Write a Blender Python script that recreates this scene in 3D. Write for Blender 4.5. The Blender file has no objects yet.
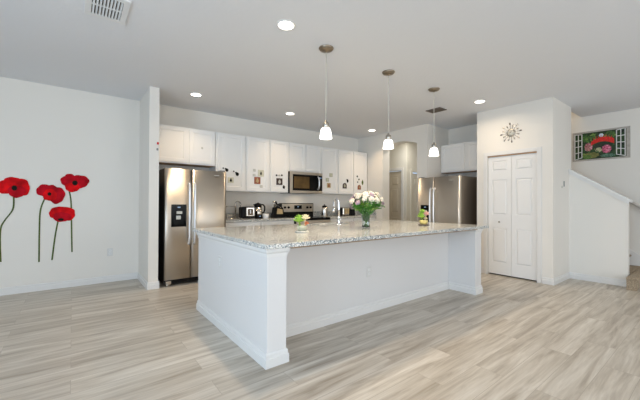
import bpy, bmesh, math, random
from mathutils import Vector, Matrix

random.seed(7)
SC = bpy.context.scene
COL = SC.collection
PI = math.pi

# ------------------------------------------------------------------ camera
yaw, pit, rol = map(math.radians, (37.793, 0.427, -0.267))
F = Vector((math.sin(yaw), math.cos(yaw), 0)); R = Vector((math.cos(yaw), -math.sin(yaw), 0)); U = Vector((0, 0, 1))
F2 = F * math.cos(pit) + U * math.sin(pit); U2 = U * math.cos(pit) - F * math.sin(pit)
R3 = R * math.cos(rol) - U2 * math.sin(rol); U3 = U2 * math.cos(rol) + R * math.sin(rol)
cd = bpy.data.cameras.new('camera'); cam = bpy.data.objects.new('camera', cd); COL.objects.link(cam)
cd.sensor_width = 36; cd.lens = 36 * 319.12 / 640; cd.clip_start = .05; cd.clip_end = 100
m = Matrix((R3, U3, -F2)).transposed().to_4x4(); m.translation = (0, 0, 1.235)
cam.matrix_world = m
SC.camera = cam

# ------------------------------------------------------------------ world, daylight, exposure
w = bpy.data.worlds.new('sky'); SC.world = w; w.use_nodes = True
w.node_tree.nodes['Background'].inputs[0].default_value = (.62, .78, 1, 1)
w.node_tree.nodes['Background'].inputs[1].default_value = 1.0
SC.view_settings.view_transform = 'Standard'; SC.view_settings.look = 'None'
SC.view_settings.gamma = 1; SC.view_settings.use_curve_mapping = False
SC.view_settings.exposure = -0.06


def area(name, loc, rot, sx, sy, power, col, spread=PI, parent=None, shape='RECTANGLE'):
    l = bpy.data.lights.new(name, 'AREA'); l.shape = shape; l.size = sx; l.size_y = sy
    l.energy = power; l.color = col; l.spread = spread
    o = bpy.data.objects.new(name, l); COL.objects.link(o); o.location = loc; o.rotation_euler = rot
    o.parent = parent
    return o


DAY = (.91, .94, .97)
# daylight coming in through the glazed doors and window behind the camera
area('daylight_south_left', (-.9, -3.98, 1.2), (math.radians(100), 0, 0), 3.0, 2.2, 100, DAY)
area('daylight_south_right', (4.1, -3.98, 1.2), (math.radians(92), 0, 0), 3.0, 2.2, 70, DAY)
area('daylight_west', (-3.58, .2, 1.35), (math.radians(100), 0, math.radians(-90)), 2.6, 1.9, 165, (.59, .78, 1))
# unseen light added over the stairwell; lamp in the hall behind the archway
area('stairwell_fill', (7.1, 2.4, 5.1), (0, 0, 0), .8, .8, 20, (1, .86, .70))
area('hall_lamp', (6.4, 4.75, 2.84), (0, 0, 0), .3, .3, 11, (1, .95, .84), shape='DISK')


# ------------------------------------------------------------------ materials
def mat(name, col, rough=.5, metal=0., bump=0., bscale=60., var=0., vscale=8., emit=None, estr=0., trans=0., ior=1.45, coat=0., spec=None, stretch=None):
    M = bpy.data.materials.new(name); M.use_nodes = True
    nt = M.node_tree; b = nt.nodes['Principled BSDF']
    b.inputs['Base Color'].default_value = (*col, 1); b.inputs['Roughness'].default_value = rough
    b.inputs['Metallic'].default_value = metal; b.inputs['Transmission Weight'].default_value = trans
    b.inputs['IOR'].default_value = ior; b.inputs['Coat Weight'].default_value = coat
    if spec is not None: b.inputs['Specular IOR Level'].default_value = spec
    if emit: b.inputs['Emission Color'].default_value = (*emit, 1); b.inputs['Emission Strength'].default_value = estr
    tc = nt.nodes.new('ShaderNodeTexCoord'); src = tc.outputs['Object']
    if stretch:
        mp = nt.nodes.new('ShaderNodeMapping'); mp.inputs['Scale'].default_value = stretch
        nt.links.new(src, mp.inputs[0]); src = mp.outputs[0]
    if var:
        n = nt.nodes.new('ShaderNodeTexNoise'); n.inputs['Scale'].default_value = vscale; n.inputs['Detail'].default_value = 4
        nt.links.new(src, n.inputs['Vector'])
        r = nt.nodes.new('ShaderNodeValToRGB')
        r.color_ramp.elements[0].position = .3; r.color_ramp.elements[1].position = .7
        r.color_ramp.elements[0].color = (*[max(0, c * (1 - var)) for c in col], 1)
        r.color_ramp.elements[1].color = (*[min(1, c * (1 + var)) for c in col], 1)
        nt.links.new(n.outputs[0], r.inputs[0]); nt.links.new(r.outputs[0], b.inputs['Base Color'])
    if bump:
        n = nt.nodes.new('ShaderNodeTexNoise'); n.inputs['Scale'].default_value = bscale; n.inputs['Detail'].default_value = 3
        nt.links.new(src, n.inputs['Vector'])
        bm = nt.nodes.new('ShaderNodeBump'); bm.inputs['Strength'].default_value = bump; bm.inputs['Distance'].default_value = .01
        nt.links.new(n.outputs[0], bm.inputs['Height']); nt.links.new(bm.outputs[0], b.inputs['Normal'])
    return M


M_wall = mat('wall_paint', (.82, .785, .72), .7, bump=.08, bscale=90)
M_ceil = mat('ceiling_paint', (.79, .80, .82), .85, bump=.25, bscale=30)
M_cream = mat('hall_paint', (.82, .79, .71), .7, bump=.05, bscale=90)
M_trim = mat('trim_white', (.79, .775, .745), .35, bump=.01, bscale=20)
M_cab = mat('cabinet_white', (.87, .86, .83), .35, bump=.01, bscale=15)
M_island = mat('island_white', (.755, .74, .72), .4, bump=.03, bscale=90)
M_door = mat('door_white', (.85, .84, .815), .4, bump=.02, bscale=40)
M_steel = mat('brushed_steel', (.66, .61, .54), .36, 1., bump=.015, bscale=20, stretch=(1, 1, 60))
for M_ in (M_steel,): M_.node_tree.nodes['Principled BSDF'].inputs['Anisotropic'].default_value = .8; M_.node_tree.nodes['Principled BSDF'].inputs['Anisotropic Rotation'].default_value = .25
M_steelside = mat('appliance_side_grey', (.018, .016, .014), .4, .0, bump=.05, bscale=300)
M_steelside2 = mat('appliance_side_bronze', (.30, .255, .21), .3, .8, bump=.02, bscale=200)
M_chrome = mat('chrome', (.85, .86, .88), .08, 1., bump=.002)
M_nickel = mat('brushed_nickel', (.46, .42, .36), .28, 1., bump=.01, bscale=100)
M_antique = mat('antique_nickel', (.30, .25, .19), .3, 1., bump=.01)
M_handle = mat('satin_steel', (.80, .81, .83), .32, .55, bump=.004)
M_black = mat('black_plastic', (.008, .008, .008), .35, bump=.01, bscale=200, spec=.15)
M_glossblack = mat('black_glass', (.006, .006, .006), .15, bump=.001, spec=.12)
M_amber = mat('amber_pane_and_reflection', (.12, .072, .025), .3, var=.4, vscale=5, spec=.2)  # amber for the reflection painted on the microwave and for the toaster window
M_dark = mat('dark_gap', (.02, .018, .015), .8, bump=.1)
M_woodund = mat('raw_wood', (.55, .32, .17), .6, var=.2, vscale=6, stretch=(1, 12, 12))
M_white = mat('white_plastic', (.86, .86, .84), .35, bump=.01)
M_greypl = mat('grey_plastic', (.25, .25, .24), .4, bump=.01)
M_plate = mat('outlet_plate', (.72, .71, .68), .35, bump=.01)
M_ceramic = mat('white_ceramic', (.82, .83, .82), .15, bump=.005)
M_red = mat('poppy_red', (.62, .004, .007), .6, var=.4, vscale=9, spec=.1)
M_red2 = mat('poppy_dark_red', (.45, .003, .012), .6, var=.4, vscale=9, spec=.1)
M_stem = mat('stem_green', (.085, .12, .022), .8, var=.3, vscale=12)
M_leaf = mat('leaf_green', (.06, .25, .025), .45, var=.4, vscale=30)
M_leaf2 = mat('leaf_light_green', (.30, .50, .07), .45, var=.35, vscale=40)
M_petal = mat('petal_white', (.74, .69, .59), .6, var=.1, vscale=40)
M_lav = mat('petal_lavender', (.44, .32, .38), .6, var=.25, vscale=40)
M_cream2 = mat('cream_succulent', (.82, .72, .48), .5, var=.2, vscale=40)
M_orange = mat('orange_petal', (.75, .22, .08), .5, var=.3, vscale=40)
M_pink = mat('pink_petal', (.72, .40, .36), .5, var=.3, vscale=40)
M_yellow = mat('yellow_glass', (.72, .60, .22), .2, var=.2, vscale=30)
M_carpet = mat('beige_carpet', (.42, .33, .23), .95, var=.35, vscale=60, bump=.8, bscale=250)
M_rail = mat('rail_grey', (.52, .48, .43), .4, var=.15, vscale=20)
M_bronze = mat('vent_brown', (.13, .105, .085), .5, bump=.02)
M_darkred = mat('print_russet', (.30, .09, .04), .5, var=.4, vscale=60)
M_umber = mat('print_umber', (.055, .032, .026), .5, var=.4, vscale=60)
M_tan = mat('print_tan', (.50, .37, .19), .5, var=.35, vscale=70)
M_ivory = mat('print_ivory', (.66, .64, .50), .5, var=.15, vscale=60)
M_sage = mat('print_sage', (.50, .50, .38), .5, var=.25, vscale=70)
M_palegrey = mat('print_pale_grey', (.60, .59, .53), .5, var=.15, vscale=70)
M_ink = mat('print_black', (.014, .012, .010), .7, var=.5, vscale=80, spec=.08)
M_strip = mat('brown_strip', (.30, .21, .13), .7, var=.2, vscale=6, stretch=(1, 12, 12))
M_steelcan = mat('steel_can', (.62, .58, .52), .2, 1., bump=.004)
M_lens = mat('lamp_lens', (1, 1, 1), .4, emit=(1, .95, .88), estr=7.)
M_shade = mat('frosted_shade', (.95, .93, .9), .4, emit=(1, .95, .88), estr=3.2)
M_display = mat('lit_display', (.02, .03, .05), .2, emit=(.5, .7, 1), estr=.6)


def glass(name, col=(1, 1, 1), rough=.02):
    return mat(name, col, rough, trans=1., ior=1.45, bump=.001)


M_glass = glass('clear_glass', (.93, .97, .97))
M_water = mat('water', (.82, .92, .92), .0, trans=1., ior=1.33, bump=.001)


def floor_mat():
    M = bpy.data.materials.new('wood_look_plank'); M.use_nodes = True
    nt = M.node_tree; N = nt.nodes; L = nt.links; b = N['Principled BSDF']
    tc = N.new('ShaderNodeTexCoord')
    br = N.new('ShaderNodeTexBrick')
    br.inputs['Scale'].default_value = 1; br.inputs['Brick Width'].default_value = 1.22; br.inputs['Row Height'].default_value = .2
    br.inputs['Mortar Size'].default_value = .0016; br.inputs['Mortar Smooth'].default_value = .2; br.inputs['Bias'].default_value = 0
    br.offset = .37; br.offset_frequency = 2
    br.inputs['Color1'].default_value = (0, 0, 0, 1); br.inputs['Color2'].default_value = (1, 1, 1, 1); br.inputs['Mortar'].default_value = (.5, .5, .5, 1)
    L.new(tc.outputs['Object'], br.inputs['Vector'])
    # grain, shifted from plank to plank
    sh = N.new('ShaderNodeVectorMath'); sh.operation = 'MULTIPLY_ADD'
    L.new(br.outputs['Color'], sh.inputs[0]); sh.inputs[1].default_value = (37, 19, 0); L.new(tc.outputs['Object'], sh.inputs[2])
    mp = N.new('ShaderNodeMapping'); mp.inputs['Scale'].default_value = (.75, 9, 1); L.new(sh.outputs[0], mp.inputs[0])
    n1 = N.new('ShaderNodeTexNoise'); n1.inputs['Scale'].default_value = 1.6; n1.inputs['Detail'].default_value = 6; n1.inputs['Roughness'].default_value = .6; n1.inputs['Distortion'].default_value = .6
    L.new(mp.outputs[0], n1.inputs['Vector'])
    mp2 = N.new('ShaderNodeMapping'); mp2.inputs['Scale'].default_value = (1.6, 34, 1); L.new(sh.outputs[0], mp2.inputs[0])
    n2 = N.new('ShaderNodeTexNoise'); n2.inputs['Scale'].default_value = 2; n2.inputs['Detail'].default_value = 5
    L.new(mp2.outputs[0], n2.inputs['Vector'])
    r1 = N.new('ShaderNodeValToRGB'); e = r1.color_ramp.elements
    e[0].position = .30; e[0].color = (.40, .335, .26, 1); e[1].position = .70; e[1].color = (.80, .745, .655, 1)
    k = e.new(.48); k.color = (.615, .55, .46, 1)
    L.new(n1.outputs[0], r1.inputs[0])
    mx = N.new('ShaderNodeMix'); mx.data_type = 'RGBA'; mx.blend_type = 'MULTIPLY'; mx.inputs[0].default_value = .38
    r2 = N.new('ShaderNodeValToRGB'); r2.color_ramp.elements[0].position = .3; r2.color_ramp.elements[0].color = (.68, .66, .64, 1); r2.color_ramp.elements[1].position = .6
    L.new(n2.outputs[0], r2.inputs[0]); L.new(r1.outputs[0], mx.inputs[6]); L.new(r2.outputs[0], mx.inputs[7])
    mv = N.new('ShaderNodeMix'); mv.data_type = 'RGBA'; mv.blend_type = 'MULTIPLY'; mv.inputs[0].default_value = .85
    r3 = N.new('ShaderNodeValToRGB'); r3.color_ramp.elements[0].color = (.80, .78, .755, 1); r3.color_ramp.elements[1].color = (1, 1, 1, 1)
    L.new(br.outputs['Color'], r3.inputs[0]); L.new(mx.outputs[2], mv.inputs[6]); L.new(r3.outputs[0], mv.inputs[7])
    mo = N.new('ShaderNodeMix'); mo.data_type = 'RGBA'
    L.new(br.outputs['Fac'], mo.inputs[0]); L.new(mv.outputs[2], mo.inputs[6]); mo.inputs[7].default_value = (.40, .34, .27, 1)
    L.new(mo.outputs[2], b.inputs['Base Color'])
    b.inputs['Roughness'].default_value = .36; b.inputs['Specular IOR Level'].default_value = .45
    bp = N.new('ShaderNodeBump'); bp.inputs['Strength'].default_value = .08; bp.inputs['Distance'].default_value = .01
    L.new(n2.outputs[0], bp.inputs['Height']); L.new(bp.outputs[0], b.inputs['Normal'])
    return M


def granite_mat():
    M = bpy.data.materials.new('speckled_granite'); M.use_nodes = True
    nt = M.node_tree; N = nt.nodes; L = nt.links; b = N['Principled BSDF']
    tc = N.new('ShaderNodeTexCoord')
    v = N.new('ShaderNodeTexVoronoi'); v.inputs['Scale'].default_value = 185; L.new(tc.outputs['Object'], v.inputs['Vector'])
    r = N.new('ShaderNodeValToRGB'); r.color_ramp.interpolation = 'CONSTANT'; e = r.color_ramp.elements
    e[0].position = 0; e[0].color = (.045, .065, .075, 1); e[1].position = .2; e[1].color = (.20, .26, .29, 1)
    for p, c in ((.46, (.84, .81, .74)), (.72, (.58, .54, .47)), (.84, (.88, .87, .83))):
        k = e.new(p); k.color = (*c, 1)
    sp = N.new('ShaderNodeSeparateColor'); L.new(v.outputs['Color'], sp.inputs[0]); L.new(sp.outputs[0], r.inputs[0])
    n = N.new('ShaderNodeTexNoise'); n.inputs['Scale'].default_value = 14; n.inputs['Detail'].default_value = 5; L.new(tc.outputs['Object'], n.inputs['Vector'])
    mx = N.new('ShaderNodeMix'); mx.data_type = 'RGBA'; mx.inputs[7].default_value = (.80, .75, .66, 1)
    rr = N.new('ShaderNodeValToRGB'); rr.color_ramp.elements[0].position = .4; rr.color_ramp.elements[1].position = .75; rr.color_ramp.elements[1].color = (.3, .3, .3, 1)
    L.new(n.outputs[0], rr.inputs[0]); L.new(rr.outputs[0], mx.inputs[0]); L.new(r.outputs[0], mx.inputs[6])
    L.new(mx.outputs[2], b.inputs['Base Color'])
    b.inputs['Roughness'].default_value = .2; b.inputs['Coat Weight'].default_value = .25; b.inputs['Coat Roughness'].default_value = .06
    return M


M_floor = floor_mat(); M_granite = granite_mat()


# ------------------------------------------------------------------ mesh helpers
class MB:
    def __init__(s): s.b = bmesh.new(); s.mats = []; s.mi = 0
    def use(s, mt):
        if mt not in s.mats: s.mats.append(mt)
        s.mi = s.mats.index(mt); return s
    def _fin(s, fs, smooth=False):
        for f in fs: f.material_index = s.mi; f.smooth = smooth
    def box(s, x0, x1, y0, y1, z0, z1, bev=0.):
        if bev:
            r = bmesh.ops.create_cube(s.b, size=1)
            for v in r['verts']: v.co = Vector(((x0 + x1) / 2 + v.co.x * (x1 - x0), (y0 + y1) / 2 + v.co.y * (y1 - y0), (z0 + z1) / 2 + v.co.z * (z1 - z0)))
            es = list({e for v in r['verts'] for e in v.link_edges})
            q = bmesh.ops.bevel(s.b, geom=es, offset=bev, segments=2, affect='EDGES', profile=.5)
            fs = {f for v in r['verts'] if v.is_valid for f in v.link_faces} | set(q['faces'])
            s._fin(fs)
        else:
            vs = [s.b.verts.new((x, y, z)) for z in (z0, z1) for y in (y0, y1) for x in (x0, x1)]
            fs = [s.b.faces.new([vs[i] for i in q]) for q in ((0, 2, 3, 1), (4, 5, 7, 6), (0, 1, 5, 4), (2, 6, 7, 3), (0, 4, 6, 2), (1, 3, 7, 5))]
            s._fin(fs)
        return s
    def prism(s, pts, ax, a, b_, smooth=False):
        """extrude a 2D outline along axis ax from a to b_; outline in the two other axes (x,y,z order)"""
        def P(p, t):
            l = [p[0], p[1]]; l.insert(ax, t); return l
        A = [s.b.verts.new(P(p, a)) for p in pts]; B = [s.b.verts.new(P(p, b_)) for p in pts]
        fs = [s.b.faces.new(A), s.b.faces.new(B[::-1])]
        n = len(pts); sd = []
        for i in range(n): sd.append(s.b.faces.new((A[i], B[i], B[(i + 1) % n], A[(i + 1) % n])))
        s._fin(fs); s._fin(sd, smooth)
        return s
    def lathe(s, prof, c=(0, 0, 0), n=32, axis='Z', sm=True):
        """prof: list of (r, h) along axis, through centre c"""
        rings = []
        for r, h in prof:
            if r < 1e-6: ring = [None, s._ax(0, 0, h, c, axis)]; rings.append([s.b.verts.new(ring[1])]); continue
            rings.append([s.b.verts.new(s._ax(r * math.cos(2 * PI * i / n), r * math.sin(2 * PI * i / n), h, c, axis)) for i in range(n)])
        fs = []
        for A, B in zip(rings, rings[1:]):
            for i in range(n):
                j = (i + 1) % n
                if len(A) == 1 and len(B) == 1: continue
                if len(A) == 1: fs.append(s.b.faces.new((A[0], B[j], B[i])))
                elif len(B) == 1: fs.append(s.b.faces.new((A[i], A[j], B[0])))
                else: fs.append(s.b.faces.new((A[i], A[j], B[j], B[i])))
        s._fin(fs, sm); return s
    def _ax(s, a, b, h, c, axis):
        if axis == 'Z': return (c[0] + a, c[1] + b, c[2] + h)
        if axis == 'Y': return (c[0] + a, c[1] + h, c[2] + b)
        return (c[0] + h, c[1] + a, c[2] + b)
    def tube(s, pts, r, n=10, caps=True):
        pts = [Vector(p) for p in pts]; rs = r if isinstance(r, (list, tuple)) else [r] * len(pts)
        rings = []; up = None
        for i, p in enumerate(pts):
            t = (pts[min(i + 1, len(pts) - 1)] - pts[max(i - 1, 0)]).normalized()
            if up is None:
                up = Vector((0, 0, 1)) if abs(t.z) < .9 else Vector((1, 0, 0))
            a = t.cross(up).normalized(); bb = a.cross(t).normalized(); up = bb
            rings.append([s.b.verts.new(p + (a * math.cos(2 * PI * k / n) + bb * math.sin(2 * PI * k / n)) * rs[i]) for k in range(n)])
        fs = []
        for A, B in zip(rings, rings[1:]):
            for k in range(n): fs.append(s.b.faces.new((A[k], A[(k + 1) % n], B[(k + 1) % n], B[k])))
        s._fin(fs, True)
        if caps: s._fin([s.b.faces.new(rings[0][::-1]), s.b.faces.new(rings[-1])])
        return s
    def sphere(s, c, rx, ry=None, rz=None, seg=14, rot=None):
        r = bmesh.ops.create_uvsphere(s.b, u_segments=seg, v_segments=max(6, seg * 2 // 3), radius=1)
        mm = rot.to_4x4() if rot else Matrix.Identity(4)
        for v in r['verts']:
            v.co = mm @ Vector((v.co.x * rx, v.co.y * (ry or rx), v.co.z * (rz or rx))) + Vector(c)
        s._fin({f for v in r['verts'] for f in v.link_faces}, True); return s
    def build(s, name, mt=None, parent=None, loc=None):
        bmesh.ops.recalc_face_normals(s.b, faces=s.b.faces)
        me = bpy.data.meshes.new(name); s.b.to_mesh(me); s.b.free()
        for q in (s.mats or [mt]): me.materials.append(q)
        o = bpy.data.objects.new(name, me); COL.objects.link(o)
        if parent: o.parent = parent
        if loc: o.location = loc
        return o


def struct(o): o['kind'] = 'structure'; return o
def tag(o, label, cat, group=None):
    o['label'] = label; o['category'] = cat
    if group: o['group'] = group
    return o
def thing(name, label, cat, loc=(0, 0, 0), rz=0, group=None):
    o = bpy.data.objects.new(name, None); COL.objects.link(o); o.location = loc; o.rotation_euler = (0, 0, rz)
    o.empty_display_size = .1
    return tag(o, label, cat, group)
def kids(o): return [c for c in COL.objects if c.parent == o]
def copy_tree(o, parent=None):
    c = o.copy(); COL.objects.link(c); c.parent = parent
    for ch in kids(o): copy_tree(ch, c)
    return c
def arc(c, r, a0, a1, n, plane='XZ'):
    out = []
    for i in range(n + 1):
        a = a0 + (a1 - a0) * i / n
        u, v = r * math.cos(a), r * math.sin(a)
        out.append((c[0] + u, c[1], c[2] + v) if plane == 'XZ' else (c[0], c[1] + u, c[2] + v))
    return out


# ------------------------------------------------------------------ the setting
C = 2.859; YW = 5.847; XW = 5.752; XP = 7.559; XH = 6.53
struct(MB().box(-3.75, 9, -4.2, 7, -.12, 0).build('floor', M_floor))
b = MB()
b.box(-3.75, 9, -4.2, 1.73, C, C + .2); b.box(-3.75, XH + .12, 1.73, 7, C, C + .2); b.box(XH + .12, 9, 3.72, 7, C, C + .2)
struct(b.build('ceiling', M_ceil))
struct(MB().box(-3.75, XW + .238, YW, YW + .12, 0, C).build('wall_north', M_wall))
# short partition beside the refrigerator
struct(MB().box(.846, .972, 5.014, YW, 0, C).build('wall_partition', M_wall))
# west wall with its window, south wall with two glazed doors (behind the camera)
b = MB(); b.box(-3.75, -3.6, -4.2, -1.1, 0, C).box(-3.75, -3.6, 1.5, 6, 0, C).box(-3.75, -3.6, -1.1, 1.5, 0, .4).box(-3.75, -3.6, -1.1, 1.5, 2.3, C)
struct(b.build('wall_west', M_wall))
b = MB(); b.box(-3.75, -2.4, -4.15, -4.0, 0, C).box(.6, 2.6, -4.15, -4.0, 0, C).box(5.6, XP + .1, -4.15, -4.0, 0, C).box(-2.4, .6, -4.15, -4, 2.3, C).box(2.6, 5.6, -4.15, -4, 2.3, C)
struct(b.build('wall_south', M_wall))


def win_frame(name, ax, x0, x1, z0, z1, d):
    b = MB()
    def bx(a0, a1, c0, c1):
        if ax == 'x': b.box(a0, a1, d - .03, d + .03, c0, c1)
        else: b.box(d - .03, d + .03, a0, a1, c0, c1)
    bx(x0, x1, z0, z0 + .06); bx(x0, x1, z1 - .06, z1); bx(x0, x0 + .06, z0 + .06, z1 - .06); bx(x1 - .06, x1, z0 + .06, z1 - .06)
    xm = (x0 + x1) / 2; bx(xm - .04, xm + .04, z0 + .06, z1 - .06)
    return struct(b.build(name, M_trim))


win_frame('window_1', 'x', -2.4, .6, 0, 2.3, -4.1); win_frame('window_2', 'x', 2.6, 5.6, 0, 2.3, -4.1); win_frame('window_3', 'y', -1.1, 1.5, .4, 2.3, -3.7)

# wall with the archway
ya0, ya1 = 4.076, 5.018
b = MB(); b.box(XW, XW + .238, 3.829, ya0, 0, C); b.box(XW, XW + .238, ya1, YW, 0, C)
pts = [(ya0, C), (ya0, 2.50)]
for i in range(1, 24):
    t = i / 24
    pts.append((ya0 + (ya1 - ya0) * t, 2.50 - .02 * t + .105 * (1 - (2 * t - 1) ** 2)))
pts += [(ya1, 2.48), (ya1, C)]
b.prism(pts, 0, XW, XW + .238)
struct(b.build('wall_archway', M_wall))
# refrigerator alcove and hall behind the arch
struct(MB().box(XW + .238, 6.56, 3.829, 3.95, 0, C).build('wall_alcove_left', M_wall))
struct(MB().box(6.56, 6.649, 2.70, 3.95, 0, C).build('wall_alcove_back', M_wall))
struct(MB().box(6.68, 8.6, 3.72, 3.95, 0, C).build('wall_hall_right', M_cream))
b = MB(); b.box(6.80, 6.92, 6.10, 6.9, 0, C).box(6.80, 6.92, 5.12, 5.29, 0, C).box(6.80, 6.92, 5.29, 6.10, 2.09, C)
struct(b.build('wall_hall_left', M_cream))
b = MB(); b.box(6.92, 7.02, 5.12, 5.24, 0, C).box(7.80, 8.6, 5.12, 5.24, 0, C).box(7.02, 7.80, 5.12, 5.24, 2.05, C)
struct(b.build('wall_hall_far', M_cream))
struct(MB().box(8.6, 8.7, 3.72, 5.24, 0, C).build('wall_hall_end', M_cream))
struct(MB().box(XW + .238, 6.92, 6.9, 7.0, 0, C).build('wall_hall_back', M_cream))
struct(MB().box(XW + .118, XW + .238, YW + .12, 6.9, 0, C).build('wall_hall_side', M_cream))
# pantry closet
yp0, yp1 = 1.657, 2.808
b = MB(); b.box(XW, XW + .12, yp0, 1.866, 0, C).box(XW, XW + .12, 2.624, yp1, 0, C).box(XW, XW + .12, 1.866, 2.624, 2.055, C)
struct(b.build('wall_pantry_front', M_wall))
struct(MB().box(XW + .12, 6.56, 2.70, yp1, 0, C).build('wall_pantry_left', M_wall))
struct(MB().box(XW + .12, XH + .12, yp0, yp0 + .11, 0, C).build('wall_pantry_right', M_wall))
struct(MB().box(6.5605, XH + .12, yp0 + .11, 2.699, 0, C + 2.4).box(6.5605, XH + .12, 2.699, 3.72, C + .001, C + 2.4).build('wall_stair_left', M_wall))
# sloped half wall beside the stairs
b = MB(); b.prism([(.947, 0), (yp0, 0), (yp0, 1.775), (.947, 1.278)], 0, XH, XH + .12)
struct(b.build('wall_half', M_wall))
sl = (1.775 - 1.278) / (yp0 - .947)
b = MB(); b.prism([(.915, 1.278 - .032 * sl), (yp0 - .001, 1.775), (yp0 - .001, 1.815), (.915, 1.318 - .032 * sl)], 0, XH - .03, XH + .15)
b.prism([(.935, 1.225), (yp0 - .001, 1.73), (yp0 - .001, 1.774), (.935, 1.268)], 0, XH - .014, XH - .0005)
struct(b.build('trim_half_wall_cap', M_trim))
struct(MB().box(XP, XP + .12, -4.2, 3.72, 0, C + 2.4).build('wall_east', M_wall))
struct(MB().box(XH + .12, XP, 3.6, 3.719, 0, C + 2.4).build('wall_stair_back', M_wall))
b = MB().box(XH, XP + .12, 1.73, 3.72, C + 2.4, C + 2.5); struct(b.build('ceiling_stairwell', M_ceil))
struct(MB().box(XH + .12, XP, 1.61, 1.728, C + .2, C + 2.4).build('wall_stair_front', M_wall))


def bb(name, ax, a0, a1, d, sgn, h=.10, t=.014, mt=None, parent=None):
    """baseboard along ax ('x' or 'y') on the plane d, standing out on the side sgn"""
    prof = [(0, 0), (t * 1.15, 0), (t * 1.15, h * .62), (t * .72, h * .70), (t * .72, h * .90), (t * .3, h), (0, h)]
    b = MB()
    if ax == 'x': b.prism([(d + sgn * p, z) for p, z in prof], 0, a0, a1)
    else: b.prism([(d + sgn * p, z) for p, z in prof], 1, a0, a1)
    o = b.build(name, mt or M_trim, parent)
    return o if parent else struct(o)


e = .0005
bb('baseboard_north', 'x', -3.6, .846, YW - e, -1)
bb('baseboard_partition_left', 'y', 5.0, YW - .017, .846 - e, -1)
bb('baseboard_partition_end', 'x', .832, .986, 5.014 - e, -1)
bb('baseboard_pantry_left', 'y', 2.69, 2.822, XW - e, -1)
bb('baseboard_pantry_right', 'y', yp0 - .015, 1.795, XW - e, -1)
bb('baseboard_pantry_side', 'x', XW, XH - .017, yp0 - e, -1)
bb('baseboard_half', 'y', .945, yp0, XH - e, -1)
bb('baseboard_half_end', 'x', XH - .014, XH + .134, .947 - e, -1)
bb('baseboard_east', 'y', -4, .62, XP - e, -1)
bb('baseboard_arch', 'y', 5.3, YW - .7, XW - e, -1)


def casing(name, y0, y1, z1, x, wd=.062, t=.016):
    b = MB()
    for a0, a1, c0, c1 in ((y0 - wd, y0, 0, z1 + wd), (y1, y1 + wd, 0, z1 + wd), (y0, y1, z1, z1 + wd)):
        b.box(x - t, x - e, a0, a1, c0, c1, .003)
        b.box(x - t - .006, x - t, a0 + .008, a0 + .022 if a0 < y0 else a1 - .008, c0, c1 - .008) if False else None
    return struct(b.build(name, M_trim))


def panel_leaf(name, w, h, rows, parent, ncol=1, th=.034, mt=None):
    """door leaf in local coordinates: x 0..w, front at y=0 (facing -Y), raised panels in rows [(z0,z1)]"""
    b = MB(); st = .066 if ncol == 1 else .11
    b.box(0, w, .0135, th, 0, h)
    xs = []
    cw = (w - st * (ncol + 1)) / ncol
    for k in range(ncol): xs.append((st + k * (cw + st), st + k * (cw + st) + cw))
    cuts = [0] + [z for r in rows for z in r] + [h]
    # stiles and rails
    x = 0
    for k in range(ncol + 1):
        x0 = 0 if k == 0 else xs[k - 1][1]; x1 = w if k == ncol else xs[k][0]
        b.box(x0, x1, 0, .014, 0, h)
    for k in range(ncol):
        for i in range(0, len(cuts), 2): b.box(xs[k][0], xs[k][1], 0, .014, cuts[i], cuts[i + 1])
        for z0, z1 in rows:
            x0, x1 = xs[k]; g = .022
            A = [(x0 + .008, z0 + .008), (x1 - .008, z0 + .008), (x1 - .008, z1 - .008), (x0 + .008, z1 - .008)]
            B = [(x0 + g + .008, z0 + g + .008), (x1 - g - .008, z0 + g + .008), (x1 - g - .008, z1 - g - .008), (x0 + g + .008, z1 - g - .008)]
            va = [b.b.verts.new((p[0], .0132, p[1])) for p in A]; vb = [b.b.verts.new((p[0], .0005, p[1])) for p in B]
            for i in range(4): b.b.faces.new((va[i], va[(i + 1) % 4], vb[(i + 1) % 4], vb[i]))
            b.b.faces.new(vb)
    return b.build(name, mt or M_door, parent)


# pantry bifold door (door_1)
casing('trim_pantry_casing', 1.866, 2.624, 2.055, XW)
d1 = bpy.data.objects.new('door_1', None); COL.objects.link(d1); struct(d1); d1.location = (XW + .02, 2.616, .022); d1.rotation_euler = (0, 0, -PI / 2)
rows = [(.20, .79), (1.015, 1.62), (1.77, 1.94)]
for x0, w_ in ((0, .3695), (.3735, .3695)):
    lf = panel_leaf('door_leaf', w_, 2.012, rows, d1); lf.location = (x0, 0, 0)
    if x0 == 0:
        k = MB().use(M_nickel).lathe([(0, -.032), (.012, -.03), (.016, -.022), (.012, -.014), (.006, -.012), (.006, .002)], (.186, 0, .895), 16, 'Y').build('knob', None, lf)
struct(MB().box(XW + .015, XW + .06, 1.868, 2.622, 2.036, 2.0545).build('trim_pantry_track', M_woodund))
struct(MB().box(XW + .062, XW + .118, 1.868, 2.622, 0.0005, .004).build('pantry_gap_shade', M_dark))  # dark sheet standing in for the shade under the bifold door

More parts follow.
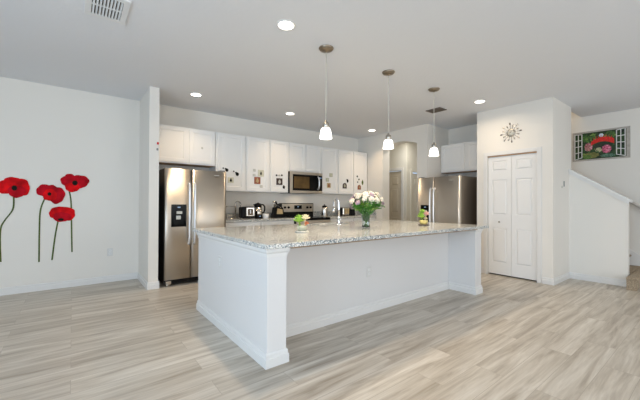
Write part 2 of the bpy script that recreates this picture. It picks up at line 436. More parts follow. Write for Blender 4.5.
# hall doors seen through the arch
d2 = bpy.data.objects.new('door_2', None); COL.objects.link(d2); struct(d2); d2.location = (6.83, 6.095, .012); d2.rotation_euler = (0, 0, -PI / 2)
M_hdoor = mat('hall_door', (.62, .55, .44), .45, bump=.02)
panel_leaf('door_leaf', .785, 2.06, [(.2, .85), (.97, 1.6), (1.7, 1.92)], d2, 2, mt=M_hdoor)
for z in (.32, .97, 1.72):
    MB().use(M_nickel).lathe([(0, 0), (.009, .001), (.009, .1), (0, .101)], (.797, -.004, z), 10).box(.76, .797, -.002, -.0005, z, z + .1).build('hinge', None, d2)
struct(MB().box(6.84, 6.86, 5.291, 5.309, .001, 2.085).build('hall_door_gap_shade', M_dark))  # dark strip painting the shade between door leaf and casing
casing('trim_hall_casing', 5.29, 6.10, 2.09, 6.80, .07)
d3 = bpy.data.objects.new('door_3', None); COL.objects.link(d3); struct(d3); d3.location = (7.025, 5.14, .012)
panel_leaf('door_leaf', .77, 1.995, [(.2, .85), (.97, 1.6), (1.7, 1.88)], d3, 2, mt=M_cream)
b = MB(); b.box(6.94, 7.02, 5.104, 5.1195, 0, 2.12).box(7.80, 7.88, 5.104, 5.1195, 0, 2.12).box(7.02, 7.80, 5.104, 5.1195, 2.05, 2.12)
struct(b.build('trim_hall_far_casing', M_cream))

# ------------------------------------------------------------------ kitchen island
isl = thing('kitchen_island', 'long white kitchen island with corner post ends in the middle of the room', 'island', (0, 0, 0))
TOPZ = .889
xL0, xL1, xR0, xR1, yF, yRec, yB = 1.150, 1.319, 4.295, 4.463, 2.120, 2.507, 3.76
MB().box(xL0, xL1, yF, yB, 0, TOPZ, .002).build('end_panel', M_island, isl)
MB().box(xR0, xR1, yF, yB, 0, TOPZ, .002).build('end_panel', M_island, isl)
b = MB(); b.box(xL1, xR0, yRec, yB - .6, 0, TOPZ); b.box(xL1, xR0, yB - .08, yB - .055, .1, TOPZ); b.box(xL1, xR0, yB - .6, yB - .08, .1, .14)
b.build('cabinet_body', M_island, isl)
# doors on the working side
n = 5
for k in range(n):
    x0 = xL1 + .004 + k * (xR0 - xL1) / n; x1 = xL1 - .004 + (k + 1) * (xR0 - xL1) / n
    b = MB(); b.box(x0, x1, yB - .054, yB - .036, .12, TOPZ - .01)
    for a0, a1, c0, c1 in ((x0, x0 + .06, .12, .879), (x1 - .06, x1, .12, .879), (x0 + .06, x1 - .06, .12, .18), (x0 + .06, x1 - .06, .819, .879)):
        b.box(a0, a1, yB - .036, yB - .028, c0, c1)
    b.build('door', M_cab, isl)


def molding(name, x0, x1, y0, y1, prof, parent):
    """moulding wrapped around the rectangle, profile of (outset, z)"""
    b = MB(); rings = []
    for o_, z in prof:
        rings.append([b.b.verts.new(p) for p in ((x0 - o_, y0 - o_, z), (x1 + o_, y0 - o_, z), (x1 + o_, y1 + o_, z), (x0 - o_, y1 + o_, z))])
    for A, B in zip(rings, rings[1:]):
        for i in range(4): b.b.faces.new((A[i], A[(i + 1) % 4], B[(i + 1) % 4], B[i]))
    b.b.faces.new(rings[0]); b.b.faces.new(rings[-1])
    return b.build(name, M_trim, parent)


base_prof = [(.017, .0005), (.017, .066), (.010, .072), (.010, .094), (.004, .106), (.0005, .106)]
crown_prof = [(.0005, .822), (.006, .822), (.007, .834), (.007, .846), (.018, .860), (.019, .864), (.019, .8885), (.0005, .8885)]
for x0, x1 in ((xL0, xL1), (xR0, xR1)):
    molding('baseboard', x0, x1, yF, yB, base_prof, isl)
molding('crown_moulding', xL0, xL1, yF, yB, crown_prof, isl)
molding('crown_moulding', xR0, xR1, yF, yB, crown_prof, isl)
MB().box(xL1 + .022, xR0 - .022, 2.078, yRec - .001, .878, .889).build('overhang_strip', M_strip, isl)  # thin brown strip beneath the slab overhang
bb('baseboard', 'x', xL1 + .019, xR0 - .019, yRec, -1, .106, .015, parent=isl)


def outlet(name, parent=None, loc=(0, 0, 0), rz=0, switch=False):
    b = MB().use(M_plate); b.box(-.036, .036, -.006, -.0004, -.058, .058, .002)
    o = b.build(name, None, parent); o.location = loc; o.rotation_euler = (0, 0, rz)
    for zz in ((.022, -.022) if not switch else (0,)):
        q = MB().use(M_white); q.box(-.016, .016, -.009, -.0055, zz - (.014 if not switch else .032), zz + (.014 if not switch else .032), .002)
        if not switch: q.use(M_greypl).box(-.008, -.005, -.0093, -.009, zz - .004, zz + .006).box(.005, .008, -.0093, -.009, zz - .004, zz + .006)
        q.build('socket' if not switch else 'rocker', None, o)
    return o


outlet('outlet_plate', isl, (xL0, 3.08, .645), -PI / 2)
outlet('outlet_plate', isl, (2.646, yRec, .456), 0)
# granite slab with a sink cut-out
sx0, sx1, sy0, sy1 = 2.56, 3.24, 3.38, 3.70
ct = MB()
z0, z1 = .8895, .925
X = [1.112, sx0, sx1, 4.565]; Y = [2.062, sy0, sy1, 3.855]
g = {(i, j, k): ct.b.verts.new((X[i], Y[j], (z0, z1)[k])) for i in range(4) for j in range(4) for k in (0, 1)}
for i in range(3):
    for j in range(3):
        if (i, j) == (1, 1): continue
        for k in (0, 1): ct.b.faces.new([g[q] for q in ((i, j, k), (i + 1, j, k), (i + 1, j + 1, k), (i, j + 1, k))])
for i in range(3):
    ct.b.faces.new([g[q] for q in ((i, 0, 0), (i + 1, 0, 0), (i + 1, 0, 1), (i, 0, 1))]); ct.b.faces.new([g[q] for q in ((i, 3, 0), (i + 1, 3, 0), (i + 1, 3, 1), (i, 3, 1))])
    ct.b.faces.new([g[q] for q in ((0, i, 0), (0, i + 1, 0), (0, i + 1, 1), (0, i, 1))]); ct.b.faces.new([g[q] for q in ((3, i, 0), (3, i + 1, 0), (3, i + 1, 1), (3, i, 1))])
for a, c in (((1, 1), (2, 1)), ((2, 1), (2, 2)), ((2, 2), (1, 2)), ((1, 2), (1, 1))):
    ct.b.faces.new([g[q] for q in ((*a, 0), (*c, 0), (*c, 1), (*a, 1))])
o = ct.build('island_countertop', M_granite); tag(o, 'polished speckled granite slab topping the white kitchen island', 'countertop')
bv = o.modifiers.new('edge', 'BEVEL'); bv.width = .004; bv.segments = 2; bv.limit_method = 'ANGLE'
b = MB().use(M_steel)
b.box(sx0 - .01, sx1 + .01, sy0 - .01, sy1 + .01, .700, .705)
for a in ((sx0 - .012, sx0 - .008, sy0 - .01, sy1 + .01), (sx1 + .008, sx1 + .012, sy0 - .01, sy1 + .01), (sx0 - .008, sx1 + .008, sy0 - .012, sy0 - .008), (sx0 - .008, sx1 + .008, sy1 + .008, sy1 + .012)): b.box(*a, .705, .889)
sk = b.build('sink', None, isl)
MB().use(M_chrome).lathe([(0, .7062), (.045, .7062), (.045, .709), (.03, .708), (0, .707)], ((sx0 + sx1) / 2, (sy0 + sy1) / 2, 0), 20).build('drain', None, sk)
# gooseneck faucet
fx, fy = 2.90, 3.315
fa = thing('faucet', 'tall chrome gooseneck faucet rising from the island countertop', 'faucet', (fx, fy, .9255))
MB().use(M_chrome).lathe([(0, 0), (.030, 0), (.030, .008), (.022, .016), (.019, .03), (.019, .10), (.016, .11), (0, .11)], (0, 0, 0), 24).build('base', None, fa)
p = [(0, 0, .10), (0, 0, .22), (0, 0, .30)] + arc((0, .050, .305), .050, PI, .12, 12, 'YZ') + [(0, .103, .27), (0, .107, .235)]
MB().use(M_chrome).tube(p, .0135, 14).build('spout', None, fa)
MB().use(M_chrome).tube([(0, .107, .238), (0, .110, .20), (0, .112, .165)], [.015, .018, .019], 14).build('spray_head', None, fa)
MB().use(M_chrome).tube([(.015, 0, .075), (.04, 0, .085), (.085, 0, .12)], [.010, .007, .006], 10).build('lever', None, fa)


# ------------------------------------------------------------------ wall cabinets
def shaker(b, x0, x1, z0, z1, y, fr=.058, th=.019):
    """door with a recessed centre; front face at y, thickness th behind it"""
    b.box(x0, x1, y + .008, y + th, z0, z1)
    b.box(x0, x0 + fr, y, y + .0085, z0, z1); b.box(x1 - fr, x1, y, y + .0085, z0, z1)
    b.box(x0 + fr, x1 - fr, y, y + .0085, z0, z0 + fr); b.box(x0 + fr, x1 - fr, y, y + .0085, z1 - fr, z1)
    # sloped sticking around the panel
    a = [(x0 + fr, z0 + fr), (x1 - fr, z0 + fr), (x1 - fr, z1 - fr), (x0 + fr, z1 - fr)]
    s_ = .009
    c = [(x0 + fr + s_, z0 + fr + s_), (x1 - fr - s_, z0 + fr + s_), (x1 - fr - s_, z1 - fr - s_), (x0 + fr + s_, z1 - fr - s_)]
    va = [b.b.verts.new((p[0], y + .001, p[1])) for p in a]; vc = [b.b.verts.new((p[0], y + .0079, p[1])) for p in c]
    for i in range(4): b.b.faces.new((va[i], va[(i + 1) % 4], vc[(i + 1) % 4], vc[i]))
    return b


def wall_cabinet(name, label, w, h, depth, doors, loc, rz=0, wood=False, group=None):
    """local: x 0..w, box front at y=0, back at y=depth, z 0..h; doors = list of (x0,x1)"""
    t = thing(name, label, 'cabinet', loc, rz, group)
    MB().box(0, w, 0, depth, 0, h).build('body', M_cab, t)
    if wood: MB().box(.012, w - .012, .012, depth - .004, -.004, -.0002).build('bottom_panel', M_woodund, t)
    for x0, x1 in doors:
        shaker(MB(), x0, x1, .022, h - .012, -.0195).build('door', M_cab, t)
    return t


yu = 5.514; dep = YW - yu - .004 - .0; ytop = 2.458
G = 'white wall cabinets along the back wall'
A = wall_cabinet('wall_cabinet', 'short white two-door wall cabinet above the refrigerator beside the partition wall', .985, .60, dep, [(.03, .515), (.545, .965)], (.978, yu, 1.858), 0, True, G)
B = wall_cabinet('wall_cabinet', 'single-door white wall cabinet with two dark birds and ivory card, right of refrigerator', .552, 1.028, dep, [(.022, .530)], (1.970, yu, 1.430), 0, False, G)
Cc = wall_cabinet('wall_cabinet', 'single-door white wall cabinet with a russet square and ivory square on its door', .495, 1.028, dep, [(.018, .474)], (2.527, yu, 1.430), 0, False, G)
D_ = wall_cabinet('wall_cabinet', 'narrow white wall cabinet with a dark umber square, just left of the microwave', .426, 1.028, dep, [(.018, .408)], (3.027, yu, 1.430), 0, False, G)
E_ = wall_cabinet('wall_cabinet', 'short white two-door wall cabinet directly above the microwave', .832, .588, dep, [(.022, .402), (.430, .812)], (3.458, yu, 1.870), 0, False, G)
F_ = wall_cabinet('wall_cabinet', 'narrow white wall cabinet with tan and sage ornaments, just right of the microwave', .486, 1.028, dep, [(.016, .462)], (4.295, yu, 1.430), 0, False, G)
H_ = wall_cabinet('wall_cabinet', 'white two-door wall cabinet in the corner with arched dark ornament', .955, 1.028, dep, [(.016, .464), (.490, .935)], (4.786, yu, 1.430), 0, False, G)
# second run over the far refrigerator (faces -X)
wall_cabinet('wall_cabinet', 'short white two-door wall cabinet above the far refrigerator in the alcove', 1.005, .585, .30, [(.02, .52), (.555, .985)], (6.255, 3.823, 1.878), -PI / 2, True)


# ------------------------------------------------------------------ refrigerators
def fridge(label, loc, rz, w, side):
    t = thing('refrigerator', label, 'refrigerator', loc, rz)
    MB().use(side).box(.004, w - .004, .062, .78, .03, 1.725, .004).build('body', None, t)
    sp = w * .405
    def dpanel(x0, x1):
        b = MB().use(M_steel); n = 14; f = []; k = []
        for z in (.095, 1.722):
            row = [(x0, .058), ]
            for i in range(n + 1):
                tt = i / n; xx = x0 + (x1 - x0) * tt
                row.append((xx, .012 - .012 * (1 - abs(2 * tt - 1) ** 3.2)))
            row.append((x1, .058))
            f.append([b.b.verts.new((q[0], q[1], z)) for q in row])
        L_ = len(f[0]); fs = []
        for i in range(L_):
            j = (i + 1) % L_; fs.append(b.b.faces.new((f[0][i], f[0][j], f[1][j], f[1][i])))
        for fc in fs[1:n + 1]: fc.smooth = True
        b.b.faces.new(f[0]); b.b.faces.new(f[1][::-1])
        return b.build('door', None, t)
    dl = dpanel(.001, sp - .003); dr = dpanel(sp + .003, w - .001)
    for d, hx in ((dl, sp - .038), (dr, sp + .038)):
        p = [(hx, -.012, .60), (hx, -.045, .625), (hx, -.055, .70), (hx, -.060, 1.06), (hx, -.055, 1.42), (hx, -.045, 1.495), (hx, -.012, 1.52)]
        MB().use(M_handle).tube(p, .0165, 12).build('handle', None, d)
        for zz in (.595, 1.495): MB().use(M_handle).box(hx - .014, hx + .014, -.02, .004, zz, zz + .03, .003).build('handle_mount', None, d)
    # ice and water dispenser
    x0, x1 = sp * .23, sp * .80
    dp = MB().use(M_glossblack).box(x0, x1, -.007, .004, .865, 1.195, .004).build('dispenser', None, dl)
    cx = (x0 + x1) / 2
    MB().use(M_black).box(cx - .07, cx + .07, -.0105, -.0069, .90, 1.10, .003).build('dispenser_recess', None, dp)
    MB().use(M_palegrey).box(cx - .035, cx + .045, -.020, -.0106, 1.055, 1.095, .004).build('dispenser_chute', None, dp)
    MB().use(M_palegrey).box(cx - .04, cx + .025, -.016, -.0106, .975, 1.03, .004).build('dispenser_paddle', None, dp)
    MB().use(M_display).box(cx - .02, cx + .02, -.0085, -.0071, 1.145, 1.16).build('dispenser_display', None, dp)
    b = MB().use(M_black).box(.03, w - .03, .03, .062, .03, .088)
    b.build('kick_grille', None, t)
    for x in (.06, w - .06):
        q = MB().use(M_steel).box(x - .035, x + .035, .012, .06, .03, .075, .006).lathe([(0, -.03), (.018, -.03), (.018, .03), (0, .03)], (x, .055, .019), 12, 'X')
        q.build('foot', None, t)
        MB().use(M_black).box(x - .03, x + .03, .70, .74, .0, .03).build('foot', None, t)
    for x in (.05, w - .05): MB().use(M_greypl).box(x - .04, x + .04, .03, .12, 1.7235, 1.742, .004).build('hinge_cap', None, t)
    b = MB().use(M_palegrey).box(w - .20, w - .12, -.0065, .004, 1.645, 1.655); b.build('badge', None, dr)
    return t


fridge('stainless side-by-side refrigerator standing against the short partition wall', (1.052, 5.000, 0), 0, .910, M_steelside)
fridge('stainless side-by-side refrigerator in the far alcove beside the pantry', (5.405, 3.822, 0), -PI / 2, .880, M_steelside2)

# ------------------------------------------------------------------ microwave
mw = thing('microwave', 'stainless over-the-range microwave mounted under the short cabinet', 'microwave', (3.462, 5.448, 1.424))
W_ = .826
MB().use(M_steelside).box(0, W_, .02, .39, 0, .44).build('body', None, mw)
b = MB().use(M_steel)
b.box(0, W_, 0, .02, .385, .44, .003).box(0, W_, 0, .02, 0, .052, .003).box(0, .062, 0, .02, .052, .385)
b.build('door_frame', None, mw)
MB().use(M_glossblack).box(.062, W_, .004, .02, .052, .385).build('door_glass', None, mw)
MB().use(M_amber).box(.095, .48, .002, .0039, .10, .34).build('window', None, mw)  # reflection in the door glass, painted as an amber panel
p = [(.70, -.002, .085), (.70, -.035, .10), (.70, -.052, .16), (.70, -.056, .22), (.70, -.052, .28), (.70, -.035, .34), (.70, -.002, .355)]
MB().use(M_handle).tube(p, .0165, 12).build('handle', None, mw)
MB().use(M_black).box(.745, .815, .001, .0039, .07, .37).build('control_panel', None, mw)
MB().use(M_display).box(.755, .805, .0002, .0009, .325, .345).build('display', None, mw)

area('microwave_fill_light', (.41, .15, -.012), (0, 0, 0), .3, .1, .8, (1, .82, .58), parent=mw)  # unseen warm light added to brighten the backsplash behind the range
# ------------------------------------------------------------------ range
rg = thing('range', 'stainless and black electric range set between the base cabinets', 'stove', (3.432, 5.150, 0)); W_ = .834
MB().use(M_steelside).box(0, W_, .03, .685, .03, .905).build('body', None, rg)
MB().use(M_glossblack).box(-.0, W_, -.005, .60, .906, .928, .004).build('cooktop', None, rg)
for cx, cy, r_ in ((.21, .15, .10), (.62, .15, .08), (.21, .42, .08), (.62, .42, .10)):
    MB().use(M_greypl).lathe([(r_ - .004, .9282), (r_, .9284), (r_, .9286), (r_ - .004, .9286)], (cx, cy, 0), 32).build('burner_ring', None, rg)
MB().use(M_black).box(0, W_, .595, .69, .928, 1.215, .004).build('back_panel', None, rg)
MB().use(M_steel).box(.018, W_ - .018, .586, .5949, 1.03, 1.200, .003).build('control_fascia', None, rg)
for x in (.085, .175, W_ - .175, W_ - .085):
    MB().use(M_black).lathe([(0, -.03), (.020, -.03), (.024, -.008), (.026, 0), (0, 0)], (x, .586, 1.125), 20, 'Y').build('knob', None, rg)
MB().use(M_glossblack).box(.32, .515, .582, .5859, 1.09, 1.17, .002).build('clock_display', None, rg)
MB().use(M_display).box(.40, .435, .581, .5819, 1.13, 1.148).build('display_digits', None, rg)
b = MB().use(M_steel); b.box(.004, W_ - .004, -.018, .029, .828, .874, .003).box(.004, W_ - .004, -.012, .029, .26, .827, .003)
dr = b.build('oven_door', None, rg)
MB().use(M_glossblack).box(0, W_, -.012, .029, .876, .9055, .003).build('front_fascia', None, rg)
MB().use(M_glossblack).box(.03, W_ - .03, -.015, -.0119, .36, .82).build('oven_window', None, dr)
b = MB().use(M_handle).tube([(.06, -.012, .79), (.06, -.06, .79), (.10, -.065, .79), (W_ - .10, -.065, .79), (W_ - .06, -.06, .79), (W_ - .06, -.012, .79)], .013, 12)
b.build('handle', None, dr)
MB().use(M_steel).box(.004, W_ - .004, -.012, .029, .06, .25, .003).build('drawer', None, rg)
for x in (.06, W_ - .06):
    for y in (.08, .62): MB().use(M_black).lathe([(0, 0), (.02, 0), (.02, .03), (0, .03)], (x, y, 0), 12).build('foot', None, rg)


# ------------------------------------------------------------------ base cabinets and back worktops
def base_cabinet(label, x0, x1):
    t = thing('base_cabinet', label, 'cabinet', (x0, 5.245, 0), 0, 'white base cabinets along the back wall'); w_ = x1 - x0
    b = MB(); b.box(0, w_, 0, .598, .10, .888).box(0, w_, .07, .598, 0, .10); b.build('body', M_cab, t)
    d = shaker(MB(), .012, w_ - .012, .73, .872, -.0195, .035).build('drawer', M_cab, t)
    h = w_ / 2
    for a0, a1 in ((.012, h - .003), (h + .003, w_ - .012)):
        shaker(MB(), a0, a1, .115, .715, -.0195).build('door', M_cab, t)
    return t


base_cabinet('white base cabinet under the worktop nearest the left refrigerator', 1.975, 2.698)
base_cabinet('white base cabinet under the worktop just left of the range', 2.702, 3.425)
base_cabinet('white base cabinet under the worktop just right of the range', 4.272, 5.008)
base_cabinet('white base cabinet under the worktop in the back corner', 5.012, 5.746)


def worktop(name, label, x0, x1, side=False):
    o = tag(MB().box(x0, x1, 5.195, YW - .003, .8892, .925, .004).build(name, M_granite), label, 'countertop')
    MB().box(x0, x1 - (.022 if side else 0), YW - .024, YW - .004, .9255, 1.027, .002).build('backsplash', M_granite, o)
    if side: MB().box(x1 - .021, x1, 5.195, YW - .004, .9255, 1.027, .002).build('side_splash', M_granite, o)
    return o


worktop('back_worktop', 'granite worktop against the back wall between left refrigerator and range', 1.975, 3.427)
worktop('back_worktop', 'granite worktop in the back corner to the right of the range', 4.271, 5.748, True)

# ------------------------------------------------------------------ things on the back worktop
ZC = .9258
t = thing('wire_stand', 'slim steel stand with hooked top on the worktop beside the refrigerator', 'stand', (2.40, 5.66, ZC))
MB().use(M_steelcan).lathe([(0, 0), (.07, 0), (.07, .010), (.03, .016), (0, .016)], (0, 0, 0), 24).build('base', None, t)
MB().use(M_steelcan).tube([(0, 0, .014), (0, 0, .26)] + arc((.05, 0, .27), .05, PI, .1, 10) + [(.102, 0, .25), (.085, 0, .225)], .012, 10).build('hook_post', None, t)
MB().use(M_steelcan).tube([(-.19, 0, .225), (0, 0, .225)], .007, 8).build('crossbar', None, t)
t = thing('serving_tray', 'low steel rimmed tray on the worktop beside the left refrigerator', 'tray', (2.20, 5.48, ZC))
b = MB().use(M_steelcan).box(-.14, .14, -.10, .10, 0, .006, .002); b.build('base', None, t)
b = MB().use(M_steelcan)
for z in (.025, .055, .08):
    b.tube([(-.14, -.10, z), (.14, -.10, z), (.14, .10, z), (-.14, .10, z), (-.14, -.10, z)], .005, 8)
for x in (-.14, -.07, 0, .07, .14):
    for y in (-.10, .10): b.tube([(x, y, .004), (x, y, .08)], .003, 6)
b.build('rim', None, t)
t = thing('toaster', 'black toaster with a square silver front plate on the left worktop', 'toaster', (2.535, 5.42, ZC), math.radians(-6))
MB().use(M_black).box(-.13, .125, -.06, .15, .018, .225, .03).build('body', None, t)
MB().use(M_steelcan).box(-.055, .105, -.073, -.0605, .05, .215, .012).build('front_plate', None, t)
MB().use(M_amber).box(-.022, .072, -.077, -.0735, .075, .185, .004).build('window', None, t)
MB().use(M_ceramic).box(.012, .034, -.079, -.0772, .10, .17, .002).build('lever', None, t)
for x in (-.10, .10):
    for y in (-.035, .12): MB().use(M_steelcan).lathe([(0, 0), (.014, 0), (.014, .019), (0, .019)], (x, y, 0), 10).build('foot', None, t)
t = thing('electric_kettle', 'electric kettle with steel jug, black lid and black handle beside the toaster', 'kettle', (2.80, 5.54, ZC))
MB().use(M_black).lathe([(0, 0), (.085, 0), (.088, .02), (.08, .075), (0, .075)], (0, 0, 0), 28).build('base', None, t)
MB().use(M_steelcan).lathe([(.079, .076), (.082, .10), (.070, .215), (.0, .215)], (0, 0, 0), 28).build('jug', None, t)
MB().use(M_black).lathe([(.0715, .2155), (.07, .25), (.05, .282), (.015, .29), (.012, .30), (0, .302)], (0, 0, 0), 28).build('lid', None, t)
MB().use(M_black).tube([(.06, 0, .262), (.11, 0, .258), (.142, 0, .22), (.142, 0, .16), (.125, 0, .115), (.088, 0, .10)], .014, 10).build('handle', None, t)
MB().use(M_black).prism([(-.09, .268), (-.055, .275), (-.055, .22), (-.068, .22)], 1, -.02, .02).build('spout', None, t)
MB().use(M_display).box(-.014, .014, -.087, -.080, .035, .05).build('switch', None, t)
o = MB().use(M_ceramic).lathe([(0, 0), (.048, 0), (.052, .01), (.055, .088), (.051, .088), (.047, .012), (0, .01)], (2.905, 5.42, ZC), 28).build('cup'); tag(o, 'small plain white cup standing alone on the left worktop', 'cup')
# knife block
t = thing('knife_block', 'black knife block holding knives on the worktop next to the range', 'knife block', (3.235, 5.56, ZC))
b = MB().use(M_black); b.prism([(-.12, 0), (.135, 0), (.135, .05), (.10, .20), (-.03, .235), (-.08, .20)], 1, -.055, .055); b.build('block', None, t)
MB().use(M_tan).prism([(-.045, .075), (.095, .075), (.085, .165), (-.03, .185)], 1, -.0575, -.0552).build('side_plate', None, t)
for i, (dx, dz, ln) in enumerate(((-.055, .217, .11), (-.02, .236, .09), (.02, .222, .06), (.055, .213, .05))):
    for dy in (-.025, .025):
        kt = thing('kitchen_knife', 'knife standing in the black knife block next to the range, only its handle showing', 'knife', (3.235 + dx, 5.56 + dy, ZC + dz + .001), 0, 'knives in the knife block')
        b = MB().use(M_steelcan if i == 0 else M_black); b.tube([(0, 0, .0), (-.012 * ln / .1, 0, ln * .5), (-.03 * ln / .1, 0, ln)], [.010, .012, .011], 8); b.build('handle', None, kt)
        MB().use(M_steelcan).tube([(0, 0, .0), (-.001, 0, .006)], .0125, 8).build('bolster', None, kt)
t = thing('canister', 'tall stainless canister with lid on the worktop right of the range', 'canister', (4.47, 5.60, ZC))
MB().use(M_steelcan).lathe([(0, 0), (.074, 0), (.077, .01), (.062, .16), (.058, .20), (0, .20)], (0, 0, 0), 28).build('body', None, t)
MB().use(M_black).lathe([(.058, .2005), (.060, .225), (.03, .24), (.012, .245), (.014, .262), (0, .266)], (0, 0, 0), 24).build('lid', None, t)
MB().use(M_steelcan).tube([(.05, 0, .20), (.09, 0, .205), (.10, 0, .15), (.09, 0, .08), (.060, 0, .06)], .009, 8).build('handle', None, t)
t = thing('toaster', 'steel and black two-slice toaster seen behind the island faucet', 'toaster', (5.06, 5.60, ZC))
MB().use(M_steelcan).box(-.11, .11, -.085, .085, .012, .195, .025).build('body', None, t)
MB().use(M_black).box(-.145, -.1105, -.085, .085, .006, .19, .02).build('end_cap', None, t)
MB().use(M_black).box(.1105, .145, -.085, .085, .006, .19, .02).build('end_cap', None, t)
MB().use(M_black).box(-.145, .145, -.08, .08, 0, .0118, .002).build('base', None, t)
for y in (-.03, .03): MB().use(M_black).box(-.09, .09, y - .014, y + .014, .1951, .1965).build('slot', None, t)
for x in (-.045, .03): MB().use(M_tan).box(x, x + .055, -.0885, -.0852, .05, .16, .003).build('front_inlay', None, t)
t = thing('coffee_grinder', 'tall dark cylindrical grinder in the worktop corner behind the flowers', 'grinder', (5.34, 5.62, ZC))
MB().use(M_black).lathe([(0, 0), (.075, 0), (.078, .01), (.068, .14), (.06, .15), (0, .15)], (0, 0, 0), 24).build('body', None, t)
MB().use(M_lav).lathe([(.058, .1502), (.062, .17), (.062, .27), (.05, .28), (0, .282)], (0, 0, 0), 24).build('hopper', None, t)

# ------------------------------------------------------------------ ornaments fixed on the cabinet doors
YD = yu - .0195; YR = YD + .0078


def plaque(name, label, x, z, w_, h_, mt, inner=None, kind='ornament', frame=None, shape='box', y=YR):
    t = thing(name, label, kind, (x, y, z), 0, 'small ornaments on the wall cabinet doors')
    b = MB().use(mt)
    if shape == 'box': b.box(-w_ / 2, w_ / 2, -.009, -.0003, -h_ / 2, h_ / 2, .002)
    elif shape == 'arch':
        pts = [(-w_ / 2, -h_ / 2), (w_ / 2, -h_ / 2)] + [(w_ / 2 * math.cos(a), h_ * .05 + h_ * .45 * math.sin(a)) for a in [PI * i / 10 for i in range(11)]]
        b.prism(pts, 1, -.009, -.0003)
    elif shape == 'bird':
        b.sphere((w_ * .06, -.006, -h_ * .04), w_ * .34, .0055, h_ * .40, 12); b.sphere((-w_ * .20, -.006, h_ * .26), w_ * .20, .005, h_ * .20, 10)
    elif shape == 'oval': b.sphere((0, -.006, 0), w_ / 2, .0055, h_ / 2, 12)
    elif shape == 'leaf': b.prism([(0, h_ / 2), (w_ * .45, h_ * .12), (w_ * .3, -h_ * .35), (0, -h_ / 2), (-w_ * .4, -h_ * .2), (-w_ * .35, h_ * .2)], 1, -.008, -.0003)
    b.build('plate', None, t)
    if inner:
        imt, iw, ih = inner
        q = MB().use(imt)
        q.sphere((0, -.0095, -h_ * .08), w_ * iw / 2, .003, h_ * ih * .38, 12); q.sphere((0, -.0095, h_ * ih * .30), w_ * iw * .32, .003, h_ * ih * .20, 10)
        q.build('motif', None, t)
    return t


plaque('bird_ornament', 'dark bird-shaped ornament nearest the refrigerator on the first tall cabinet', 2.160, 1.804, .085, .075, M_ink, None, shape='bird')
plaque('butterfly_ornament', 'tiny dark dot ornament above and left of the first bird', 2.098, 1.832, .032, .026, M_ink, shape='oval')
plaque('bird_ornament', 'dark bird-shaped ornament, the right-hand one of two on first tall cabinet', 2.355, 1.744, .092, .082, M_ink, None, shape='bird')
plaque('butterfly_ornament', 'tiny dark dot ornament above and left of the right-hand bird', 2.292, 1.788, .032, .026, M_ink, shape='oval')
plaque('picture_card', 'ivory square card with a dark motif below the two bird ornaments', 2.239, 1.628, .104, .098, M_ivory, (M_ink, .4, .6), 'card')
plaque('square_magnet', 'pale grey square magnet, upper one left of the ivory card', 2.699, 1.834, .056, .05, M_palegrey, kind='magnet')
plaque('square_magnet', 'pale grey square magnet, lower one left of the ivory card', 2.695, 1.743, .056, .046, M_palegrey, kind='magnet')
plaque('picture_card', 'large ivory square card with dark figure above the russet square', 2.834, 1.785, .124, .126, M_ivory, (M_ink, .3, .5), 'card')
plaque('picture_card', 'russet brown square card with a pale figure on the second tall cabinet', 2.760, 1.643, .126, .132, M_darkred, (M_tan, .5, .65), 'card')
plaque('square_magnet', 'pale grey square magnet below the russet brown card', 2.842, 1.534, .058, .052, M_palegrey, kind='magnet')
plaque('round_magnet', 'tiny dark round magnet at the left of a row above the umber card', 3.176, 1.766, .042, .036, M_ink, shape='oval', kind='magnet')
plaque('round_magnet', 'pale round magnet in the middle of a row above the umber card', 3.236, 1.770, .05, .036, M_palegrey, shape='oval', kind='magnet')
plaque('round_magnet', 'tiny dark round magnet at the right of a row above the umber card', 3.296, 1.773, .042, .036, M_ink, shape='oval', kind='magnet')
plaque('picture_card', 'dark umber square card with pale figure left of the microwave', 3.242, 1.643, .138, .132, M_umber, (M_palegrey, .45, .6), 'card')
plaque('cat_ornament', 'small black upright ornament below the umber card', 3.345, 1.539, .062, .08, M_ink, shape='leaf')
plaque('picture_card', 'sage square card, highest of three right of the microwave', 4.571, 1.847, .088, .08, M_sage, (M_ivory, .5, .6), 'card')
plaque('picture_card', 'sage square card, middle of three right of the microwave', 4.468, 1.737, .086, .08, M_sage, (M_ivory, .5, .6), 'card')
plaque('picture_card', 'tan card with brown motif, lowest of three right of the microwave', 4.509, 1.614, .104, .106, M_tan, (M_darkred, .5, .7), 'card')
plaque('bird_ornament', 'black bird-shaped ornament above the arched dark plaque', 5.073, 1.742, .08, .095, M_ink, shape='bird')
plaque('arched_plaque', 'dark arched plaque with pale centre on the corner cabinet left door', 4.986, 1.624, .120, .126, M_umber, (M_sage, .45, .6), 'plaque', shape='arch')
plaque('round_magnet', 'tiny dark ornament, top one on the last cabinet door', 5.391, 1.862, .046, .042, M_ink, shape='oval', kind='magnet')
plaque('round_magnet', 'tiny dark ornament, second from top on the last cabinet door', 5.449, 1.792, .046, .042, M_ink, shape='oval', kind='magnet')
plaque('round_magnet', 'tiny grey ornament, third from top on the last cabinet door', 5.405, 1.728, .046, .044, M_greypl, shape='oval', kind='magnet')
plaque('feather_ornament', 'slender olive leaf ornament at the right of the last cabinet door', 5.570, 1.725, .062, .125, M_stem, shape='leaf')
plaque('arched_plaque', 'small red-brown plaque at the bottom of the last cabinet door', 5.46, 1.605, .105, .112, M_darkred, (M_tan, .4, .5), 'plaque', shape='arch')
plaque('round_magnet', 'small pale round magnet on the cabinet door above the refrigerator', 1.73, 2.147, .036, .036, M_palegrey, shape='oval', kind='magnet')
t = thing('key_hook', 'small grey hook with a red tag on the partition wall end', 'hook', (.950, 5.0135, 2.02))
MB().use(M_greypl).box(-.012, .012, -.012, -.0003, -.055, -.025, .003).build('hook', None, t)
